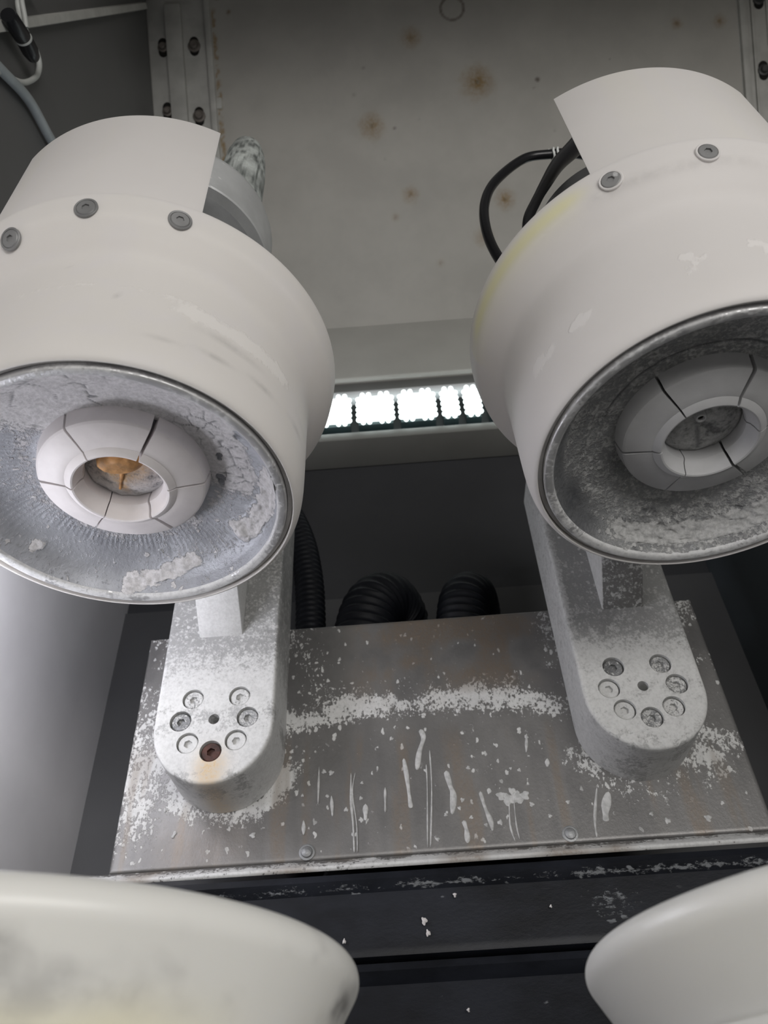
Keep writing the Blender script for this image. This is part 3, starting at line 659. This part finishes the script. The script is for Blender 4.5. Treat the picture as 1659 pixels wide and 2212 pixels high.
# ------------------------------------------------------------------ polishing heads
HZ = .2553
def dist_seg(P, a, b):
    a = np.array(a); b = np.array(b); ab = b - a; t_ = np.clip(((P - a) @ ab) / (ab @ ab), 0, 1); return np.linalg.norm(P - a - t_[:, None] * ab, axis=1)
def make_head(c, label, left):
    t = thing('polishing_head', label, 'machine head', (c[0], c[1], HZ), 'polishing heads')
    kids = []; C = (c[0], c[1], HZ)
    # white shroud: thin bell, flared at the rear
    outer = [(.0828, .0004), (.0834, .0002), (.0850, .0016), (.0866, .0055), (.0876, .012), (.0880, .022), (.0882, .036), (.0884, .050), (.0885, .060), (.0887, .0655), (.0894, .0690), (.0910, .0718), (.0945, .0758), (.0984, .0806), (.1004, .0832), (.1016, .0862), (.1026, .0920), (.1033, .0965), (.1034, .0990)]
    inner = [(.1010, .0992), (.1002, .0950), (.0990, .0885), (.0962, .0830), (.0918, .0780), (.0880, .0735), (.0862, .0680), (.0852, .050), (.0850, .030), (.0845, .012), (.0829, .0022)]
    V, F = lathe(smooth_profile(outer, 4) + smooth_profile(inner, 2), 220, closed=True, center=C)
    sh = solid('shroud', V, F, MAT['shroud'], None, 50)
    q = coords(sh.data); rel = q - np.array(C); ang = np.degrees(np.arctan2(rel[:, 1], rel[:, 0])); h = rel[:, 2]; n1 = vnoise(q, 70, 51 + left, 4) - .5; n2 = vnoise(q * np.array([1, 1, 3.]), 160, 55, 3) - .5
    if left:
        d = np.abs(h - (.040 + .00010 * (ang + 60)) - .004 * n1); R = .95 * gs(d, .006) * sst(-75, -48, ang) * sst(-8, -25, ang) * (1 + n1)
        R = np.maximum(R, .5 * gs(h - .046, .004) * sst(-125, -100, ang) * sst(-40, -60, ang) * (1 + 1.6 * n1))
        B = .30 * (gs(h - .031 - .00008 * (ang + 60), .0007) + gs(h - .022 - .00016 * (ang + 30), .0008)) * sst(-75, -55, ang) * sst(5, -15, ang)
        G = .05 * sst(.3, .5, n1 + .5)
    else:
        R = .55 * gs(h - .024, .014) * sst(-.05, .25, n1 + .4 * n2) * sst(-165, -140, ang) + .8 * gs(h - .032, .007) * sst(.05, .3, n1) * sst(-70, -95, ang) * 1.2
        R = np.maximum(R, .75 * gs(h - .044, .003) * sst(-95, -70, ang) * (1 + 1.5 * n1))
        G = .85 * gs(h - .0905, .0045) * sst(-178, -168, ang) * sst(-118, -128, ang) + .25 * gs(h - .088, .008) * sst(-120, -130, ang)
        B = .22 * gs(h - .083, .0025) * sst(-125, -115, ang) * sst(-60, -100, ang) * (1 + n1)  # soft shading of the crease under the screws, put into the colour
    for k_ in range(9):
        a_ = random.uniform(-140, -30); h_ = random.uniform(.02, .07); B = np.maximum(B, .5 * gs(np.hypot((ang - a_) * .0016, (h - h_) * 1.3), random.uniform(.0004, .0009)))
    paint(sh.data, R, G, B); kids.append(sh)
    # splash visor rising behind the flared rim
    a0, a1 = (-125.5, -60.5) if left else (-118.5, -56.5)
    V, F = lathe([(.0975, .088), (.1005, .0885), (.1007, .1945), (.1003, .1953), (.0983, .1955), (.0977, .1945)], 60, math.radians(a0), math.radians(a1), True, C)
    vi = solid('splash_visor', V, F, MAT['shroud'], None, 40)
    q = coords(vi.data); n1 = vnoise(q, 60, 61, 4) - .5; hh = q[:, 2] - HZ
    paint(vi.data, None, .10 * sst(.0, .2, n1), .16 * gs(hh - .115, .006) * sst(.0, .2, n1)); kids.append(vi)
    # screws through the flare
    for a in ((-65.5, -88.9, -110.2) if left else (-114.8, -90.8, -68.5)):
        ar = math.radians(a); hh = .0872 if a != -110.2 else .0810
        rr_ = .1022 if hh > .083 else .0996
        nrm = Vector((math.cos(ar) * .955, math.sin(ar) * .955, -.30 if hh > .083 else -.62)).normalized()
        pos = Vector((C[0] + rr_ * math.cos(ar), C[1] + rr_ * math.sin(ar), HZ + hh))
        V, F = lathe([(.0044, -.0012), (.0054, -.0008), (.0055, .0004), (.0052, .0007), (.0045, .0005)], 32)
        ws = solid('screw_recess', orient(V, pos, nrm), F, MAT['screw'] if left else MAT['shroud'], None)
        V, F = socket_bolt(.0044, .0008, .0019, .0022, 24, .0004); V = [(v[0], v[1], max(v[2], -.002)) for v in V]
        o = solid('shroud_screw', orient(V, pos, nrm, a), F, MAT['screw'], None, 30); kids += [ws, o]
        if not left: paint(o.data, np.full(len(o.data.vertices), .15), None, None)
    # aluminium cup
    prof = smooth_profile([(.0795, .020), (.0800, .0035), (.0800, .0010), (.0796, .0), (.0788, -.0003), (.0766, .0), (.0755, .0007), (.0750, .0018)], 2)
    V, F = lathe(prof, 160, center=C); rim = solid('cup_rim', V, F, MAT['rim'], None, 50)
    q = coords(rim.data); nn = vnoise(q, 80, 71, 3); angr = np.degrees(np.arctan2(q[:, 1] - C[1], q[:, 0] - C[0]))
    paint(rim.data, (.35 + .9 * (nn - .5)) + .25 * sst(0, 40, angr) * sst(180, 120, angr), None, None if left else .15 * sst(.5, .7, nn)); kids.append(rim)
    V, F = lathe([(.0800, .0032), (.0805, .0026), (.0822, .0026), (.0829, .0034), (.0829, .0060), (.0800, .0060)], 120, closed=True, center=C); kids.append(solid('groove_fill_ring', V, F, MAT['groove_fill'], None, 40))  # filler ring added to lighten the dark groove round the cup
    # dished floor of the cup, finely gridded
    pr = smooth_profile([(.0752, .0016), (.0738, .0050), (.0722, .0080), (.0685, .0120), (.0620, .0160), (.0550, .0188), (.0480, .0208), (.0430, .0222), (.0385, .0228)], 10)
    na = 420; V, F = lathe(pr, na, center=C)
    P = np.array(V); rel = P - np.array(C); r_ = np.hypot(rel[:, 0], rel[:, 1]); th = np.arctan2(rel[:, 1], rel[:, 0]); thd = np.degrees(th); xy = rel[:, :2]
    n1 = vnoise(P, 90, 81 + left, 4) - .5; n2 = vnoise(P, 330, 83 + left, 3) - .5
    nsp = vnoise(np.c_[np.cos(th) * 3 + 5, np.sin(th) * 3 + 5, r_ * 4], 12, 85, 2) - .5
    pp = lambda rr_, a: (rr_ * math.cos(math.radians(a)), rr_ * math.sin(math.radians(a)))
    disp = np.zeros(len(P)); R = np.zeros(len(P)); G = np.zeros(len(P)); B = np.zeros(len(P))
    if left:
        # matt powder crust over the near (upper) half, flutes where bare
        crust = np.maximum(sst(-150, -120, thd) * sst(25, 8, thd + 14 * n1) , 0) * sst(.074, .071, r_ + .003 * n1)
        crust = crust * np.where(np.abs(thd + 70) < 200, 1, 0)
        crust = crust * np.where((thd > -25), sst(.0665, .060, r_ + .006 * n1), 1)
        flute = np.sin(th * 130 + 5 * nsp) * sst(.043, .047, r_) * (sst(.060, .052, r_) * sst(60, 75, np.abs(thd - 20)) + sst(.070, .064, r_) * sst(75, 60, np.abs(thd - 20)) + .6 * sst(.072, .066, r_) * sst(150, 165, np.abs(thd)))
        R = 1.0 * crust + .15 + .18 * (1 - crust) * sst(.2, 1, flute) * sst(-20, 30, np.abs(thd)) + .3 * n2 * (1 - crust)
        R = np.maximum(R, (.45 + .4 * n1) * gs(r_ - .047, .006) * (1 - crust))
        disp -= .00055 * crust * (1 + 2.2 * n1) + .00022 * flute * (1 - crust)
        # crumbly lumps
        for pts, w, k in ((((pp(.0735, -4)), pp(.0700, 8), pp(.0690, 20), pp(.0680, 32), pp(.0655, 40)), .0042, 1), ((pp(.0625, 40), pp(.0665, 41)), .0035, 1), ((pp(.0725, 104), pp(.0705, 92), pp(.0675, 80), pp(.0660, 72)), .0030, .9), ((pp(.0688, 146), pp(.0680, 144)), .0020, 1)):
            d = np.min([dist_seg(xy, pts[i], pts[i + 1]) for i in range(len(pts) - 1)], 0); m = sst(w * 1.25, w * .75, d + .004 * n1 + .0035 * n2)
            R = np.maximum(R, m); disp -= m * (.0014 + .0035 * n2 + .002 * n1) * k
        # bare flakes fallen out of the crust
        for a, b, w in ((.0463, 11.4, .0026), (.0466, 15, .0018), (.0653, -20.5, .0020), (.0486, -7.9, .0014), (.0480, -5, .0011)):
            d = np.linalg.norm(xy - np.array(pp(a, b)), axis=1) * (1 + 1.4 * n1); m = sst(w * 1.1, w * .85, d); R = R * (1 - m); B = np.maximum(B, .62 * m); disp += m * .0007
        # crack network in the crust
        def cracks(cell, seed, wdt):
            ij = np.floor(xy / cell).astype(int); best = np.full(len(xy), 9.); sec = np.full(len(xy), 9.)
            for dx in (-1, 0, 1):
                for dy in (-1, 0, 1):
                    c_ = ij + (dx, dy); z0 = np.zeros(len(c_), int)
                    px = (c_ + np.c_[_h(c_[:, 0], c_[:, 1], z0, seed), _h(c_[:, 0], c_[:, 1], z0, seed + 9)]) * cell
                    dd = np.linalg.norm(px - xy, axis=1) / cell; new = dd < best; sec = np.where(new, best, np.minimum(sec, dd)); best = np.minimum(best, dd)
            return sst(wdt, wdt * .35, sec - best)
        cr = cracks(.0068, 5, .10) * crust * sst(-52, -36, thd) * sst(.085, .3, n1 + .28)
        cr = np.maximum(cr, cracks(.012, 8, .06) * crust * sst(-60, -80, thd) * sst(.1, .25, n1 + .1))
        B = np.maximum(B, .75 * cr); disp += .0005 * cr
        B = np.maximum(B, .18 * (1 - np.clip(R, 0, 1)) * sst(.0, .3, -flute))
    else:
        R = .42 + .35 * n1 + .3 * n2
        dk = gs(np.hypot((thd - 150) * .0012 * 1.0, (r_ - .0705) * 1.0), .016) * sst(.060, .068, r_ + .004 * n1)
        dk = np.maximum(dk, .8 * sst(.0665, .0705, r_ + .003 * n1) * (sst(120, 135, thd) + sst(-160, -175, thd))); dk = np.clip(dk, 0, 1)
        B = np.maximum(B, .75 * dk); R = R * (1 - .8 * dk)
        gr = gs(r_ - .0495 - .002 * n1, .0006) * sst(-172, -160, thd) * sst(-60, -70, thd); B = np.maximum(B, .8 * gr); disp += .0006 * gr
        m = sst(.062, .067, r_ + .007 * n1 + .003 * n2) * sst(126, 118, thd + 20 * n2) * sst(0, 25, thd) * sst(.0742, .072, r_ + .002 * n2)
        R = np.maximum(R, .95 * m); disp -= m * (.0013 + .0042 * n2 + .002 * n1)
        rough = sst(.052, .060, r_) * sst(0, 25, thd) * sst(130, 110, thd) * (1 - m); disp -= rough * .0026 * n2; B = np.maximum(B, .55 * rough * sst(.0, .22, -n2))
        B = np.maximum(B, .7 * sst(.10, .02, np.abs(m - .45)) * sst(.0, .2, n2 + .06))
        m2 = gs(r_ - .0705, .003) * sst(-130, -115, thd) * sst(-40, -60, thd); R = np.maximum(R, .8 * m2 * (1 + n1)); disp -= m2 * .001 * (.5 + 2 * n2)
    V = P.copy(); V[:, 2] += disp; rad = np.where(r_ > .07, 1 + disp * 0, 1); 
    me = bpy.data.meshes.new('cup_dish'); me.from_pydata(V.tolist(), [], F); me.update()
    dish = link('cup_dish', me, MAT['cup'] if left else MAT['cup_dull'], None, 180); paint(me, R, G, B); kids.append(dish)
    # collet: six jaws round a hole
    jm = MAT['jaw'] if left else MAT['jaw_grey']
    jp = [(.0225, .0235), (.0416, .0235), (.0400, .0152), (.0396, .0140), (.0388, .0134), (.0385, .0132), (.0300, .0112), (.0268, .0103), (.0263, .0104), (.0258, .0098), (.0238, .0084), (.0230, .0081), (.0222, .0084), (.0218, .0094), (.0212, .0120), (.0203, .0145), (.0190, .0160), (.0188, .0180), (.0195, .0235)]
    ph = 7.2 if left else -12.3; gap = (1.2, 2.0, .9, 1.5, 1.1, 1.8)
    for k in range(6):
        A0 = math.radians(ph + 60 * k + gap[k] * .9); A1 = math.radians(ph + 60 * (k + 1) - gap[(k + 1) % 6] * .9)
        V, F = lathe(jp, 14, A0, A1, True, C); kids.append(solid('collet_jaw', V, F, jm, None, 32))
    # hub behind the jaws, seen through the hole
    hubp = [(.0416, .0236), (.030, .0239), (.0195, .0236), (.0150, .0222), (.0100, .0205), (.0, .0198)]
    hp = smooth_profile(hubp, 6); V, F = lathe(hp, 90, center=C); P = np.array(V); rel = P - np.array(C); rr_ = np.hypot(rel[:, 0], rel[:, 1]); nn = vnoise(P, 200, 91 + left, 4) - .5
    P[:, 2] -= np.where(rr_ < .0195, .0035 * np.maximum(nn, -.1) + .001, 0)
    me = bpy.data.meshes.new('collet_hub'); me.from_pydata(P.tolist(), [], F); me.update(); hub = link('collet_hub', me, MAT['cup'] if left else MAT['cup_dull'], None, 180)
    thd = np.degrees(np.arctan2(rel[:, 1], rel[:, 0]))
    Rr = .75 + 1.0 * nn; Rr = np.where(rr_ > .0196, .3, Rr)
    Gg = np.zeros(len(P)); Bb = .5 * sst(.05, .25, -nn)
    if left: Gg = np.clip(1.3 * gs(np.hypot(rel[:, 0] - .001, (rel[:, 1] + .003) * 1.5), .0135) * (1 + 1.5 * nn) + 1.0 * gs(rel[:, 0] + .003, .0022) * sst(.019, .008, rel[:, 1]), 0, 1)
    else: Bb = np.maximum(Bb, .6 * gs(dist_seg(rel[:, :2], (-.006, -.010), (.002, .016)), .0011))
    paint(me, Rr, Gg, Bb); kids.append(hub)
    if left:
        V, F = lathe(smooth_profile([(0, .0135), (.0030, .0137), (.0052, .0150), (.0064, .0175), (.0068, .0215)], 4), 40, center=(C[0] + .0015, C[1] - .0095, HZ))
        P = np.array(V); P[:, 0] = (P[:, 0] - C[0] - .0015) * 1.75 + C[0] + .0010; nn = vnoise(P, 260, 97, 3) - .5; P += (nn * .0016)[:, None]
        kids.append(mesh_obj('orange_sludge', P.tolist(), F, MAT['orange'], None, 180))
        for a_, b_, c_ in ((-52, .0195, .0012), (-95, .016, .0012), (118, .011, .0009)):
            ar = math.radians(a_); p0 = Vector((C[0] + .002, C[1] - .008, HZ + .0165)); p1 = Vector((C[0] + b_ * math.cos(ar), C[1] + b_ * math.sin(ar), HZ + (.0165 if a_ < 0 else .019)))
            V, F = tube(spline3([p0, p0.lerp(p1, .5) + Vector((0, 0, .0006)), p1], 8), lambda i, n: c_ * (1.3 - .7 * i / n) * (1 + .2 * math.sin(i * 2.1)), 8); kids.append(solid('orange_sludge', V, F, MAT['orange'], None, 180))
    else:
        cc = (C[0] - .0060, C[1] - .0120, HZ)
        V, F = lathe([(.0026, .0225), (.0026, .0128), (.0024, .0122), (.0018, .0120), (.0016, .0124), (.0015, .0150), (0, .0152)], 24, center=cc); kids.append(solid('centre_nut', V, F, MAT['jaw_grey'], None, 30))
        V, F = lathe([(.0014, .0135), (0, .0134)], 16, center=cc); kids.append(mesh_obj('nut_bore', V, F, MAT['slot'], None))
    # spindle housing above the shroud
    nr, nh = (.0520, .2145) if left else (.0500, .2040)
    V, F = lathe([(.060, .070), (nr + .0005, .072), (nr, .090), (nr, .150), (nr - .0005, .1515), (nr, .153), (nr, nh), (.0300, nh)], 96, center=C); nk = solid('spindle_neck', V, F, MAT['neck'], None, 30)
    kids.append(nk)
    V, F = lathe([(.0806, .030), (.0806, .068), (.060, .072)], 96, center=C); kids.append(solid('spindle_base', V, F, MAT['neck'], None, 30))
    if left:
        V, F = lathe([(.0300, .2140), (.0588, .2140), (.0596, .2150), (.0600, .2500), (.0588, .2560), (.0500, .2700), (.0480, .2710), (.0, .2710)], 96, center=C)
        ho = solid('motor_housing', V, F, MAT['housing'], None, 30); kids.append(ho)
        q = coords(ho.data); paint(ho.data, np.full(len(q), .12), None, np.full(len(q), .05))
        g = (-.1050, .2860, .0); pr = [(.0172, .520), (.0172, .575), (.0165, .578), (.0165, .588), (.0178, .590), (.0180, .632), (.0176, .648), (.0160, .668), (.0130, .684), (.0080, .692), (.0, .694)]
        V, F = lathe(pr, 40, center=g); V = [((v[0] - g[0]) * (1 + (.05 * math.cos(12 * math.atan2(v[1] - g[1], v[0] - g[0])) if v[2] < .577 else 0)) + g[0], (v[1] - g[1]) * (1 + (.05 * math.cos(12 * math.atan2(v[1] - g[1], v[0] - g[0])) if v[2] < .577 else 0)) + g[1], v[2]) for v in V]
        fi = solid('hose_fitting', V, F, MAT['fitting'], None, 40); bm = bmesh.new(); bm.from_mesh(fi.data); bmesh.ops.subdivide_edges(bm, edges=bm.edges[:], cuts=2, use_grid_fill=True); bm.to_mesh(fi.data); bm.free()
        q = coords(fi.data); nn = vnoise(q * np.array([1, 1, .6]), 420, 101, 3); paint(fi.data, .3 + 0 * nn, None, .85 * sst(.48, .66, nn) + .45 * (q[:, 2] < .578)); kids.append(fi)
    else:
        V, F = lathe([(.0300, .2030), (.0420, .2030), (.0425, .2160), (.0, .2165)], 96, center=C); kids.append(solid('motor_housing', V, F, MAT['neck'], None, 30))
    adopt(t, kids); return t
make_head((-.1314, .2647), 'left white polishing head whose cup holds orange sludge', 1)
make_head((.1511, .2616), 'right white polishing head with a dull grey cup and yellow streaked rim', 0)

# black cables over the right head
cab = thing('power_cable', 'black cable looping out from behind the right splash visor', 'cable', (.15, .27, .5))
V, F = tube(spline3([(.1750, .2700, .583), (.1548, .2700, .5965), (.1391, .2700, .5975), (.1173, .2700, .5930), (.0915, .2700, .5610), (.0790, .2700, .5280), (.0753, .2700, .4894), (.0788, .2700, .4532), (.0880, .2690, .425), (.0930, .2680, .395)], 10), .0035, 14)
ck = [solid('cable_jacket', V, F, MAT['cable'], None, 60)]
for dx in (0, .0032):
    tp = []
    c0 = Vector((.1405 + dx, .2700, .5975)); 
    tp = [c0 + Vector((.0004 * math.sin(3 * a), math.cos(a) * .0042, math.sin(a) * .0046)) for a in np.linspace(0, 2 * PI, 26)]
    V, F = tube(tp, .0009, 8); ck.append(solid('cable_tie', V, F, MAT['clear'], None, 60))
V, F = tube([(.1395, .2700, .6010), (.1385, .2695, .6045)], .0007, 8); ck.append(solid('cable_tie', V, F, MAT['clear'], None, 60))
adopt(cab, ck)
V, F = tube(spline3([(.1800, .2340, .5750), (.1620, .2335, .5540), (.1454, .232, .5324), (.132, .229, .5098), (.1179, .226, .4852), (.1049, .223, .4557), (.0945, .222, .432), (.0864, .223, .4118), (.0840, .228, .392)], 10), lambda i, n: .0066 - .0036 * min(1, max(0, (i / n - .25) / .45)), 14)
tag(solid('sensor_cable', V, F, MAT['cable'], None, 60), 'thicker black cable lying against the right spindle neck', 'cable')

# ------------------------------------------------------------------ tubes and connector at the top of the left wall
wx = XL + .006
tb = thing('air_tube', 'pale tube looping down beside a black connector on left wall', 'tube', (wx, .2, .75))
V, F = tube(spline3([(-.281, .186, .800), (-.281, .1795, .762), (-.281, .1907, .7508), (-.281, .2058, .7529), (-.281, .2182, .7584), (-.281, .2279, .7545), (-.281, .2315, .7379), (-.281, .2267, .7104), (-.282, .2181, .6919), (-.282, .2055, .672), (-.283, .190, .645)], 10), .0024, 10)
tk = [solid('tube_body', V, F, MAT['white_tube'], None, 60)]
V, F = tube(spline3([(wx + .004, .176, .772), (wx + .004, .178, .758), (wx + .005, .190, .747), (wx + .005, .196, .7425)], 8), .0020, 10); tk.append(solid('tube_body', V, F, MAT['white_tube'], None, 60))
adopt(tb, tk)
V, F = tube(spline3([(-.2815, .150, .620), (-.2815, .2043, .6732), (-.2815, .2379, .7045), (-.2815, .2743, .7193), (-.2815, .3138, .7379), (-.2815, .36, .76)], 10), .0042, 12)
tag(solid('coolant_tube', V, F, MAT['blue_tube'], None, 60), 'pale blue tube slanting down to behind the left splash visor', 'tube')
cn = thing('cable_connector', 'black cable connector hanging beside the looped pale tube', 'connector', (wx, .2, .735))
def between(a, b, prof, mat, name):
    a = Vector(a); b = Vector(b); d = b - a; V, F = lathe(prof, 20)
    return solid(name, orient([(v[0], v[1], v[2] * d.length) for v in V], a, d), F, mat, None, 35)
ckids = [between((-.274, .1769, .7075), (-.274, .1975, .7218), [(0, 0), (.0060, 0), (.0068, .1), (.0068, .9), (.0062, 1), (0, 1)], MAT['cable'], 'connector_shell'),
         between((-.274, .1975, .7218), (-.274, .1992, .7226), [(.0, 0), (.0068, 0), (.0070, .5), (.0068, 1), (0, 1)], MAT['white_tube'], 'connector_ring'),
         between((-.274, .1992, .7226), (-.274, .2160, .7297), [(0, 0), (.0068, 0), (.0068, .55), (.0052, .9), (.0040, 1), (0, 1)], MAT['cable'], 'connector_shell')]
adopt(cn, ckids)
prof = [(XL, 0), (XL + .007, .001), (XL + .007, .008), (XL, .009)]
V = []; 
for p_ in (Vector((0, .165, .645)), Vector((0, .2985, 1.200))):
    for x_, s_ in prof: V.append((x_, p_.y + s_, p_.z))
struct(solid('trim_5', V, [(0, 1, 2, 3), (7, 6, 5, 4), (0, 4, 5, 1), (1, 5, 6, 2), (2, 6, 7, 3), (3, 7, 4, 0)], MAT['rail'], None))

# ------------------------------------------------------------------ lower bowls
def make_bowl(c, label, left):
    t = thing('spindle_bowl', label, 'bowl', (c[0], c[1], -.06), 'white bowls under the heads')
    C = (c[0], c[1], 0)
    outer = smooth_profile([(.0905, .0535), (.0930, .0555), (.0955, .0562), (.0979, .0552), (.0996, .0530), (.1001, .0503), (.0995, .0478), (.0978, .0448), (.0940, .0385), (.0905, .0325), (.0893, .0295), (.0890, .0260), (.0890, -.020), (.0880, -.024), (.0700, -.030)], 4)
    inner = [(.0700, -.026), (.0855, -.018), (.0860, .020), (.0875, .034), (.0895, .050)]
    V, F = lathe(outer + inner, 200, closed=True, center=C); b = solid('bowl_shell', V, F, MAT['bowl'], None, 50)
    q = coords(b.data); rel = q - np.array(C); ang = np.degrees(np.arctan2(rel[:, 1], rel[:, 0])); z = q[:, 2]; n1 = vnoise(q, 55, 111, 4) - .5; n0 = vnoise(q, 22, 113, 2) - .5
    if left:
        top = sst(.026, .040, z + .014 * n0)
        paint(b.data, None, .85 * sst(.040, .030, z + .01 * n0) * sst(-.2, .25, n0 + .12), .34 * top * sst(-.02, .16, n1 + .4 * n0) + .45 * top * sst(.13, .24, n1))
    else: paint(b.data, None, .10 * sst(.030, .02, z), None)
    V, F = lathe([(.0, -.2), (.045, -.2), (.045, -.032), (.0705, -.0305), (.0705, -.0275), (0, -.0265)], 60, center=C); st = solid('bowl_stem', V, F, MAT['neck'], None, 35)
    V, F = lathe(smooth_profile([(.0, .028), (.012, .0275), (.024, .0255), (.034, .0215), (.038, .018)], 4) + [(.038, .006), (.018, .006), (.018, -.0268), (0, -.0268)], 60, center=C); pd = solid('polishing_pad', V, F, MAT['cup_dull'], None, 40)
    adopt(t, [b, st, pd]); return t
make_bowl((-.1206, .2557), 'near left white bowl with grey smudges and yellowed side', 1)
make_bowl((.1474, .2653), 'near right clean white bowl below the right head', 0)
